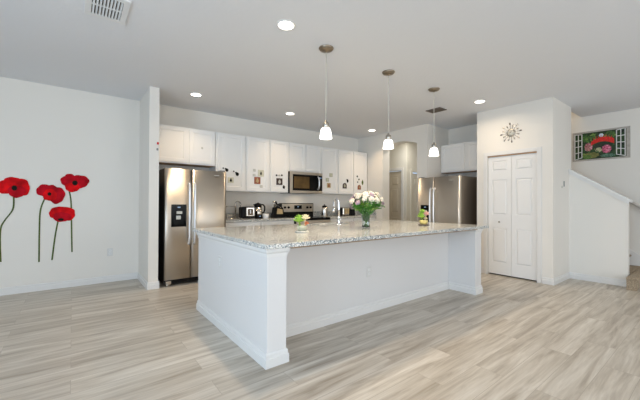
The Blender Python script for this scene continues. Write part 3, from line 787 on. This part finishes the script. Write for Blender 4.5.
MB().use(M_red).box(-.006, .016, -.010, -.0003, .03, .062, .003).build('tag', None, t)

# ------------------------------------------------------------------ outlets and switch on walls
tag(outlet('wall_outlet', None, (.461, YW, .458)), 'white double outlet low on the poppy wall near the partition', 'outlet')
t = tag(outlet('light_switch', None, (6.265, yp0, 1.552), 0, True), 'slim grey wall switch on the pantry side near the half wall', 'switch')
t.scale = (.55, 1, .75)
for q in (t, *kids(t)): q.data.materials.clear(); q.data.materials.append(M_greypl)
o = MB().use(M_palegrey).lathe([(0, -.012), (.014, -.012), (.018, -.004), (.018, -.0004), (0, -.0004)], (6.16, yp0, 1.50), 16, 'Y').build('doorbell_button'); tag(o, 'small round pale button on pantry side wall below the grey switch', 'button')


# ------------------------------------------------------------------ lamps
def downlight(label, x, y, power, col=(1, .80, .58), spread=110):
    t = thing('recessed_light', label, 'ceiling light', (x, y, C), 0, 'recessed lights in the ceiling')
    MB().use(M_trim).lathe([(.072, -.0004), (.088, -.0004), (.088, -.004), (.080, -.009), (.072, -.006)], (0, 0, 0), 32).build('trim_ring', None, t)
    MB().use(M_lens).lathe([(0, -.0055), (.0715, -.0055), (.0715, -.001), (0, -.001)], (0, 0, 0), 32).build('lens', None, t)
    area('downlight_beam', (0, 0, -.012), (0, 0, 0), .14, .14, power, col, math.radians(spread), t, 'DISK')


downlight('large nearest recessed light near the top middle of the ceiling', 1.533, 2.497, 9)
downlight('recessed light above the partition end and left refrigerator', 1.464, 4.960, 5, (1, .74, .47))
downlight('small recessed light above the microwave and range', 3.132, 4.945, 5, (1, .74, .47))
downlight('small recessed light in the corner before the archway wall', 5.300, 4.943, 5, (1, .74, .47))
downlight('recessed light in front of the pantry wall beside the alcove', 5.125, 2.458, 8, (1, .82, .62), 160)


def pendant(label, x, y, ztop=2.045):
    t = thing('pendant_lamp', label, 'pendant lamp', (x, y, C), 0, 'pendant lamps over the island')
    MB().use(M_antique).lathe([(.078, -.0005), (.080, -.006), (.066, -.024), (.030, -.034), (.012, -.036), (.010, -.046), (0, -.046)], (0, 0, 0), 28).build('canopy', None, t)
    MB().use(M_palegrey).tube([(0, 0, -.04), (0, 0, -.765)], .0042, 8).build('cord', None, t)
    MB().use(M_nickel).lathe([(0, -.760), (.008, -.761), (.012, -.768), (.012, -.778), (.029, -.788), (.033, -.800), (.033, -.842), (.027, -.848), (0, -.848)], (0, 0, 0), 24).build('socket_cap', None, t)
    MB().use(M_shade).lathe([(.029, -.842), (.040, -.845), (.049, -.856), (.054, -.874), (.060, -.91), (.0655, -.942), (.0665, -.953), (.063, -.955), (.056, -.908), (.050, -.876), (.044, -.860), (.031, -.850)], (0, 0, 0), 32).build('glass_shade', None, t)
    MB().use(M_lens).sphere((0, 0, -.90), .026, .026, .034, 14).build('bulb', None, t)
    area('pendant_light', (0, 0, -.985), (0, 0, 0), .12, .12, 8, (1, .80, .56), PI, t, 'DISK')


pendant('white glass pendant lamp nearest the camera, over the left of the island', 2.096, 2.609)
pendant('white glass pendant lamp in the middle of three over the island', 3.090, 2.607)
pendant('white glass pendant lamp farthest right, over the right of the island', 4.060, 2.595)


def vent(label, x0, x1, y0, y1, mt_f, mt_s, rows, nslat, f=.028):
    t = thing('ceiling_vent', label, 'vent', ((x0 + x1) / 2, (y0 + y1) / 2, C)); a, c = (x1 - x0) / 2, (y1 - y0) / 2
    MB().use(M_dark).box(-a + f, a - f, -c + f, c - f, -.002, -.0004).build('backing', None, t)
    b = MB().use(mt_f)
    b.box(-a, a, -c, -c + f, -.012, -.0004, .002).box(-a, a, c - f, c, -.012, -.0004, .002).box(-a, -a + f, -c + f, c - f, -.012, -.0004, .002).box(a - f, a, -c + f, c - f, -.012, -.0004, .002)
    for r in range(1, rows): yy = -c + f + (2 * c - 2 * f) * r / rows; b.box(-a + f, a - f, yy - .006, yy + .006, -.012, -.002)
    b.build('frame', None, t)
    b = MB().use(mt_s)
    for i in range(nslat):
        xx = -a + f + (2 * a - 2 * f) * (i + .5) / nslat
        b.prism([(xx - .007, -.003), (xx - .004, -.003), (xx + .008, -.013), (xx + .005, -.013)], 1, -c + f, c - f)
    b.build('louvres', None, t)
    return t


M_ventw = mat('vent_white', (.80, .80, .79), .45, bump=.01)
vent('white ceiling air vent with two rows of slots at the upper left', .065, .365, 2.98, 3.40, M_ventw, M_ventw, 2, 9, .046)
vent('small brown ceiling vent behind the right pendant lamp', 4.90, 5.12, 3.02, 3.30, M_bronze, M_bronze, 2, 8)

# ------------------------------------------------------------------ poppy wall art
POP = [('large red poppy wall decal with curved stem at the far left', [(-0.693, 1.418, 0.081, 0.092), (-0.627, 1.493, 0.088, 0.06), (-0.538, 1.416, 0.08, 0.115), (-0.587, 1.361, 0.089, 0.081), (-0.611, 1.407, 0.031, 0.04)],
        [(-0.618, 1.301), (-0.624, 1.128), (-0.698, 0.984), (-0.735, 0.888), (-0.743, 0.725), (-0.734, 0.438)], M_red),
       ('red poppy wall decal with a tall straight stem, second from the left', [(-0.309, 1.382, 0.086, 0.084), (-0.229, 1.391, 0.071, 0.071), (-0.18, 1.322, 0.094, 0.12), (-0.25, 1.321, 0.076, 0.084), (-0.255, 1.335, 0.023, 0.028)],
        [(-0.303, 1.278), (-0.348, 1.112), (-0.357, 0.871), (-0.358, 0.396)], M_red2),
       ('dark red poppy wall decal, highest and farthest right of the four', [(-0.065, 1.525, 0.074, 0.072), (-0.031, 1.563, 0.074, 0.065), (0.084, 1.524, 0.107, 0.096), (-0.002, 1.434, 0.087, 0.065), (0.026, 1.5, 0.035, 0.041)],
        [(-0.041, 1.396), (-0.017, 1.224), (-0.008, 0.862), (0.0, 0.501)], M_red2),
       ('lowest red poppy wall decal, cup-shaped on a short stem', [(-0.183, 1.068, 0.077, 0.077), (-0.061, 1.051, 0.097, 0.094), (-0.123, 1.109, 0.113, 0.05), (-0.116, 1.01, 0.101, 0.068), (-0.127, 0.974, 0.039, 0.022)],
        [(-0.16, 0.954), (-0.191, 0.729), (-0.221, 0.409)], M_red)]


def spline(pts, n=8):
    out = []
    for i in range(len(pts) - 1):
        p0, p1, p2, p3 = pts[max(i - 1, 0)], pts[i], pts[i + 1], pts[min(i + 2, len(pts) - 1)]
        for k in range(n):
            t = k / n
            out.append(tuple(.5 * ((2 * p1[a]) + (-p0[a] + p2[a]) * t + (2 * p0[a] - 5 * p1[a] + 4 * p2[a] - p3[a]) * t * t + (-p0[a] + 3 * p1[a] - 3 * p2[a] + p3[a]) * t ** 3) for a in range(len(p1))))
    out.append(pts[-1]); return out


for lab, pe, st, mt_ in POP:
    ox, oz = st[-1]
    t = thing('poppy_decal', lab, 'wall decal', (ox, YW, oz), 0, 'poppy decals on the left wall')
    s2 = spline(st, 8)
    b = MB().use(M_stem)
    hw = .009; L_ = [(x - ox - hw, z - oz) for x, z in s2]; R_ = [(x - ox + hw, z - oz) for x, z in s2]
    for i in range(len(s2) - 1):
        q = [(*L_[i],), (*R_[i],), (*R_[i + 1],), (*L_[i + 1],)]
        b.prism(q, 1, -.004, -.0004)
    b.build('stem', None, t)
    for k, (x, z, rx, rz_) in enumerate(pe[:4]):
        b = MB().use(mt_ if k != 3 else (M_red2 if mt_ is M_red else M_red)); ph = random.uniform(0, 6)
        pts = []
        for i in range(36):
            a = 2 * PI * i / 36; wv = 1 + .05 * math.sin(3 * a + ph) + .03 * math.sin(7 * a + ph * 2)
            pts.append((x - ox + rx * wv * math.cos(a), z - oz + rz_ * wv * math.sin(a)))
        d = .004 + .0022 * k
        b.prism(pts, 1, -d - .002, -d); b.build('petal', None, t)
    x, z, rx, rz_ = pe[4]
    b = MB().use(M_ink)
    pts = []
    for i in range(40):
        a = 2 * PI * i / 40; wv = 1 if i % 2 else .78
        pts.append((x - ox + rx * wv * math.cos(a), z - oz + rz_ * wv * math.sin(a)))
    b.prism(pts, 1, -.0145, -.0128); b.build('flower_centre', None, t)

# ------------------------------------------------------------------ wall clock
t = thing('sunburst_clock', 'small silver sunburst wall clock above the pantry door', 'clock', (XW, 2.244, 2.408), -PI / 2)
MB().use(M_nickel).lathe([(.050, -.010), (.058, -.018), (.066, -.010), (.066, -.0004), (.050, -.0004)], (0, 0, 0), 32, 'Y').build('ring', None, t)
MB().use(M_palegrey).lathe([(0, -.008), (.0495, -.008), (.0495, -.0006), (0, -.0006)], (0, 0, 0), 32, 'Y').build('dial', None, t)
for L_, a, w_ in ((.030, 1.1, .003), (.044, 2.6, .0022)):
    MB().use(M_black).tube([(0, -.0105, 0), (L_ * math.cos(a), -.0105, L_ * math.sin(a))], w_, 6).build('hand', None, t)
for k in range(16):
    a = 2 * PI * k / 16 + .1; r1 = .150 if k % 2 == 0 else .118; c_, s_ = math.cos(a), math.sin(a)
    b = MB().use(M_nickel).tube([(.064 * c_, -.006, .064 * s_), (r1 * c_, -.006, r1 * s_)], .003, 6)
    b.use(M_bronze if k % 4 == 0 else M_nickel)
    rot = Matrix.Rotation(-a, 3, 'Y')
    b.sphere((r1 * c_, -.007, r1 * s_), .021, .006, .011, 10, rot)
    b.build('ray', None, t)

# ------------------------------------------------------------------ picture of an open window on the stairwell wall
PW, PH = .800, .545
pic = thing('garden_picture', 'wide picture of open casements and a red garden bridge on stairwell wall', 'picture', (XP, 1.860, 2.030), -PI / 2)
M_fgrey = mat('picture_frame_grey', (.46, .42, .37), .6, var=.15, vscale=20)
b = MB().use(M_fgrey); f_ = .028
b.box(0, PW, -.010, -.0004, 0, f_).box(0, PW, -.010, -.0004, PH - f_, PH).box(0, f_, -.010, -.0004, f_, PH - f_).box(PW - f_ - .02, PW, -.010, -.0004, f_, PH - f_)
b.build('frame', None, pic)
mk = lambda n, c, v=.5, s_=25: mat('print_' + n, c, .5, var=v, vscale=s_)
ix0, ix1, iz0, iz1 = f_, PW - f_ - .02, f_, PH - f_
iw, ih = ix1 - ix0, iz1 - iz0
pr = MB()
pr.use(mk('foliage', (.018, .045, .010), .9, 14)).box(ix0, ix1, -.004, -.0006, iz0, iz1)


def blob(mt_, s0, s1, t0, t1, d, lumps=9, amp=.12):
    pr.use(mt_); pts = []; ph = random.uniform(0, 6)
    for i in range(40):
        a = 2 * PI * i / 40; wv = 1 - amp + amp * math.sin(lumps * a + ph) * .6 + amp * .4 * math.sin(lumps * 2.3 * a)
        pts.append((ix0 + iw * ((s0 + s1) / 2 + (s1 - s0) / 2 * wv * math.cos(a)), iz0 + ih * ((t0 + t1) / 2 + (t1 - t0) / 2 * wv * math.sin(a))))
    pr.prism(pts, 1, -d, -.0039)


blob(mk('water', (.17, .17, .04), .5, 30), .14, .52, .02, .26, .0042)
blob(mk('lawn', (.10, .19, .035), .5, 40), .16, .36, .01, .18, .0043)
blob(mk('tree', (.05, .13, .02), .8, 30), .14, .46, .60, .96, .0043)
blob(mk('tree_lit', (.05, .11, .02), .8, 30), .58, .82, .72, .98, .0043)
rp = random.Random(11); G1, G2, G3 = mk('leaf_lit', (.16, .27, .05), .6, 60), mk('leaf_deep', (.008, .022, .006), .6, 60), mk('leaf_mid', (.06, .13, .03), .7, 60)
for q in range(46):
    s0 = rp.uniform(.13, .80); t0 = rp.choice((rp.uniform(.62, .92), rp.uniform(.62, .92), rp.uniform(.05, .5))); w0 = rp.uniform(.03, .08)
    blob((G1, G2, G3)[q % 3], s0, s0 + w0, t0, t0 + w0 * 1.3, .0043 + .00001 * q, 6, .2)
blob(mk('sky_gap', (.62, .72, .80), .2, 30), .49, .59, .78, .93, .0045)
blob(mk('bank', (.02, .025, .012), .6, 30), .36, .72, .30, .56, .0045, 5)
blob(mk('stream', (.42, .40, .22), .4, 30), .42, .56, .22, .42, .0046, 5)
blob(mk('shrub_pink', (.60, .13, .22), .6, 60), .54, .74, .16, .50, .0048)
blob(mk('shrub_rose', (.40, .18, .16), .6, 60), .20, .38, .28, .64, .0048)
P1, P2 = mk('bloom_light', (.75, .32, .42), .4, 60), mk('bloom_deep', (.36, .05, .10), .4, 60)
for q in range(22):
    s0 = rp.choice((rp.uniform(.55, .69), rp.uniform(.21, .33))); t0 = rp.uniform(.20, .44) + (.1 if s0 < .4 else 0); w0 = rp.uniform(.02, .045)
    blob((P1, P2)[q % 2], s0, s0 + w0, t0, t0 + w0 * 1.5, .0049 + .00001 * q, 5, .2)
blob(mk('shrub_teal', (.08, .17, .11), .6, 60), .50, .82, .02, .16, .0047)
mr = mk('bridge_red', (.68, .018, .008), .3, 40)
pr.use(mr); N_ = 16
arcz = lambda u: .57 + .12 * (1 - (2 * u - 1) ** 2)
top = [(ix0 + iw * (.34 + .44 * i / N_), iz0 + ih * (arcz(i / N_) + .07 + .05 * i / N_)) for i in range(N_ + 1)]
bot = [(ix0 + iw * (.34 + .44 * i / N_), iz0 + ih * (arcz(i / N_) - .07)) for i in range(N_, -1, -1)]
pr.prism(top + bot, 1, -.0052, -.0039)
for i in range(1, 9):
    u = i / 9; x = ix0 + iw * (.34 + .44 * u); z = iz0 + ih * arcz(u); pr.box(x - .004, x + .004, -.0056, -.0039, z - .03, z + .085)
pr.build('print', None, pic)


def casement(x0, x1, za0, za1, zb0, zb1):
    b = MB().use(M_trim); d0, d1 = -.0095, -.0042; fr = .012
    lerp = lambda x: ((x - x0) / (x1 - x0))
    zb = lambda x: za0 + (zb0 - za0) * lerp(x); zt = lambda x: za1 + (zb1 - za1) * lerp(x)
    xm = (x0 + x1) / 2
    for a in (x0, xm - fr / 2, x1 - fr): b.prism([(a, zb(a)), (a + fr, zb(a + fr)), (a + fr, zt(a + fr)), (a, zt(a))], 1, d0, d1)
    for k in range(5):
        f0 = lambda x: zb(x) + (zt(x) - zb(x) - fr) * k / 4
        b.prism([(x0, f0(x0)), (x1, f0(x1)), (x1, f0(x1) + fr), (x0, f0(x0) + fr)], 1, d0, d1)
    return b.build('casement', None, pic)


casement(ix0 + .002, ix0 + iw * .165, iz0 - .005, iz1 - .005, iz0 + .03, iz1 - .012)
casement(ix0 + iw * .815, ix0 + iw * .985, iz0 + .045, iz1 - .01, iz0 + .005, iz1 + .012)

# ------------------------------------------------------------------ stairs
st = thing('staircase', 'carpeted staircase rising behind the sloped half wall at the right', 'stairs', (0, 0, 0))
rise, run = .185, .25
for k in range(9):
    y0 = .825 + k * run; z1 = (k + 1) * rise
    b = MB().use(M_carpet)
    if k == 0:
        b.box(6.30, XP - .002, y0, .93, 0.0005, z1 - .03); b.box(XH + .122, XP - .002, .93, y0 + run + .03, .0005, z1 - .03)
        b.box(6.275, XP - .002, y0 - .03, .932, z1 - .03, z1, .012); b.box(XH + .122, XP - .002, .932, y0 + run + .02, z1 - .03, z1)
    else:
        b.box(XH + .122, XP - .022, y0, y0 + run + .03, z1 - rise, z1 - .03); b.box(XH + .122, XP - .022, y0 - .03, y0 + run - .002, z1 - .03, z1, .012)
    b.build('step', None, st)
b = MB(); sk0 = .80; b.prism([(1.08, .19), (3.2, .19 + 2.12 * .74), (3.2, .19 + 2.12 * .74 + .28), (sk0, .26), (sk0, .19), ], 0, XP - .02, XP - .0008); b.build('skirt_board', M_trim, st)
hr = thing('handrail', 'grey brown handrail fixed to the stairwell wall beyond the half wall', 'handrail', (0, 0, 0))
b = MB().use(M_rail).tube([(7.485, .72, 1.02), (7.485, 1.07, 1.285), (7.485, 3.0, 1.285 + 1.93 * .74)], .024, 12); b.build('rail', None, hr)
for y in (.9, 1.9, 2.8):
    z = 1.285 + (y - 1.07) * .74
    MB().use(M_nickel).tube([(XP - .002, y, z - .06), (7.50, y, z - .06), (7.487, y, z - .02)], .008, 8).build('bracket', None, hr)

# ------------------------------------------------------------------ vase of flowers on the island
vx, vy, vz = 2.832, 2.734, .9256
vs = thing('glass_vase', 'clear glass vase of white and lilac flowers on the island', 'vase', (vx, vy, vz))
MB().use(M_glass).lathe([(0, 0), (.048, 0), (.050, .006), (.046, .05), (.050, .12), (.062, .185), (.068, .20), (.0655, .20), (.0595, .185), (.0475, .12), (.0435, .05), (.044, .012), (0, .010)], (0, 0, 0), 36).build('vessel', None, vs)
MB().use(M_water).lathe([(0, .0104), (.0425, .0125), (.0425, .05), (.0462, .115), (.052, .150), (0, .150)], (0, 0, 0), 32).build('water', None, vs)


def blossom_mesh(mt_, r, seed):
    rnd = random.Random(seed); b = MB().use(mt_)
    for ring, (n_, el, ln) in enumerate(((7, -.05, 1.0), (7, .45, .95), (6, .85, .8), (5, 1.2, .6))):
        for k in range(n_):
            az = 2 * PI * (k + .5 * (ring % 2)) / n_ + rnd.uniform(-.15, .15)
            d = Vector((math.cos(az) * math.cos(el), math.sin(az) * math.cos(el), math.sin(el) * .8))
            rot = d.to_track_quat('X', 'Z').to_matrix() @ Matrix.Rotation(rnd.uniform(-.4, .4), 3, 'X')
            b.sphere(d * r * .55 * ln, r * .5 * ln, r * .40, r * .12, 8, rot)
    b.sphere((0, 0, r * .25), r * .35, r * .35, r * .35, 8)
    return b


def flower(label, mt_, hx, hy, hz, r, seed, group, base):
    t = thing('cut_flower', label, 'flower', base, 0, group)
    o = blossom_mesh(mt_, r, seed).build('blossom', None, t); o.location = (hx, hy, hz)
    tilt = Vector((hx * 1.6, hy * 1.6, .18)).normalized(); o.rotation_euler = tilt.to_track_quat('Z', 'Y').to_euler()
    MB().use(M_leaf).tube([(-hx * .12, -hy * .12, .0), (hx * .12, hy * .12, .09), (hx * .27, hy * .27, .15), (hx * .95, hy * .95, hz - r * .1)], .0032, 6).build('stem', None, t)
    return t


base = (vx, vy, vz + .016)
rnd = random.Random(3)
heads = []
for n_, rad, z in ((1, 0, .405), (6, .070, .392), (11, .130, .362), (14, .185, .315)):
    for k in range(n_):
        a = 2 * PI * k / n_ + .3 * n_
        heads.append((rad * math.cos(a) + rnd.uniform(-.015, .015), rad * math.sin(a) + rnd.uniform(-.015, .015), z + rnd.uniform(-.025, .025)))
for i, (hx, hy, hz) in enumerate(heads):
    lil = i > 0 and ((hx * R.x + hy * R.y < -.09 and i % 2 == 0) or i in (9, 21))
    flower('lilac blossom among the white flowers in the clear glass vase' if lil else 'creamy white blossom in the bouquet in the clear glass vase',
           M_lav if lil else M_petal, hx, hy, hz, rnd.uniform(.033, .047), 20 + i, 'lilac blossoms of the bouquet' if lil else 'white blossoms of the bouquet', base)


def leaf(b, p, d, ln, wd, droop=.3):
    d = Vector(d).normalized(); side = d.cross(Vector((0, 0, 1))); side = side.normalized() if side.length > .01 else Vector((1, 0, 0))
    n = side.cross(d).normalized(); rows = []
    prof = [(.0, .08), (.25, .8), (.5, 1.), (.75, .7), (1., .05)]
    for t_, w_ in prof:
        c = Vector(p) + d * ln * t_ + n * (-droop * ln * t_ * t_)
        rows.append([b.b.verts.new(c - side * wd * w_ / 2), b.b.verts.new(c - n * wd * .12 * w_), b.b.verts.new(c + side * wd * w_ / 2)])
    for A_, B_ in zip(rows, rows[1:]):
        for k in (0, 1):
            f = b.b.faces.new((A_[k], A_[k + 1], B_[k + 1], B_[k])); f.smooth = True; f.material_index = b.mi


for i in range(16):
    a = 2 * PI * i / 16 + .2; rr = .10 + .07 * (i % 3) / 2; hz = .225 + .05 * (i % 2) + .015 * (i % 3)
    hx, hy = rr * math.cos(a), rr * math.sin(a)
    t = thing('leafy_sprig', 'green leafy sprig under the blossoms of the bouquet in glass vase', 'sprig', base, 0, 'leafy sprigs of the bouquet')
    MB().use(M_leaf).tube([(-hx * .15, -hy * .15, .0), (hx * .15, hy * .15, .09), (hx * .32, hy * .32, .15), (hx, hy, hz)], .003, 6).build('stem', None, t)
    b = MB().use(M_leaf if i % 3 else M_leaf2)
    for k in range(9):
        u = .62 + .38 * k / 8; p = Vector((hx * (.32 + .68 * u), hy * (.32 + .68 * u), .15 + (hz - .15) * u))
        dd = Vector((math.cos(a + (1.1 if k % 2 else -1.1)), math.sin(a + (1.1 if k % 2 else -1.1)), rnd.uniform(.1, .7)))
        leaf(b, p, dd, rnd.uniform(.07, .10), rnd.uniform(.04, .06))
    o = b.build('leaves', None, t); sd = o.modifiers.new('thick', 'SOLIDIFY'); sd.thickness = .0012


# ------------------------------------------------------------------ small succulent arrangements on the island
def rosette(b, c, r, n_, lean=(0, 0)):
    for ring, (el, ln, cnt) in enumerate(((.35, 1., n_), (.8, .95, n_ - 1), (1.25, .85, n_ - 3))):
        for k in range(max(3, cnt)):
            az = 2 * PI * (k + .5 * ring) / max(3, cnt)
            d = Vector((math.cos(az) * math.cos(el) + lean[0], math.sin(az) * math.cos(el) + lean[1], math.sin(el)))
            d.normalize(); rot = d.to_track_quat('X', 'Z').to_matrix()
            b.sphere(Vector(c) + d * r * .55 * ln, r * .52 * ln, r * .22, r * .10, 8, rot)


def succulent(label, loc, right, variant):
    t = thing('succulent_planter', label, 'plant', loc); t.scale = (1.15, 1.15, 1.4)
    r = Vector((R.x, R.y, 0))
    MB().use(M_bronze if variant else M_palegrey).lathe([(0, 0), (.058, 0), (.062, .006), (.058, .012), (0, .012)], (0, 0, 0), 24).build('tray', None, t)
    MB().use(M_yellow if variant else M_sage).lathe([(0, .0122), (.036, .0122), (.046, .03), (.048, .052), (.044, .052), (.042, .032), (.032, .018), (0, .016)], (0, 0, 0), 24).build('pot', None, t)
    b = MB().use(M_carpet).lathe([(0, .018), (.031, .019), (.0405, .032), (.042, .046), (0, .05)], (0, 0, 0), 20); b.build('soil', None, t)
    b = MB().use(M_leaf2); p = -r * .028; rosette(b, (p.x, p.y, .075), .056, 9); rosette(b, (p.x, p.y, .098), .040, 8)
    if variant: rosette(b, (p.x * .6, p.y * .6, .125), .042, 7)
    b.tube([(p.x * .6, p.y * .6, .045), (p.x, p.y, .09)], .008, 8); b.build('green_rosette', None, t)
    b = MB().use(M_cream2 if not variant else M_pink); p = r * .030; q = .095 if not variant else .10; rosette(b, (p.x, p.y, q), .046, 8)
    b.tube([(p.x * .5, p.y * .5, .045), (p.x, p.y, q + .01)], .006, 8); b.build('pale_rosette', None, t)
    b = MB().use(M_orange if not variant else M_cream2); p = r * (.034 if not variant else .012) + Vector((0, -.012, 0)); rosette(b, (p.x, p.y, .06), .028, 6)
    b.tube([(p.x * .5, p.y * .5, .045), (p.x, p.y, .065)], .005, 8); b.build('small_bloom', None, t)


succulent('small green and cream succulent with orange bloom on the left of the island', (1.862, 2.700, .9257), 1, 0)
succulent('small green and pink succulent in yellow pot on the right of the island', (3.81, 2.590, .9257), 1, 1)
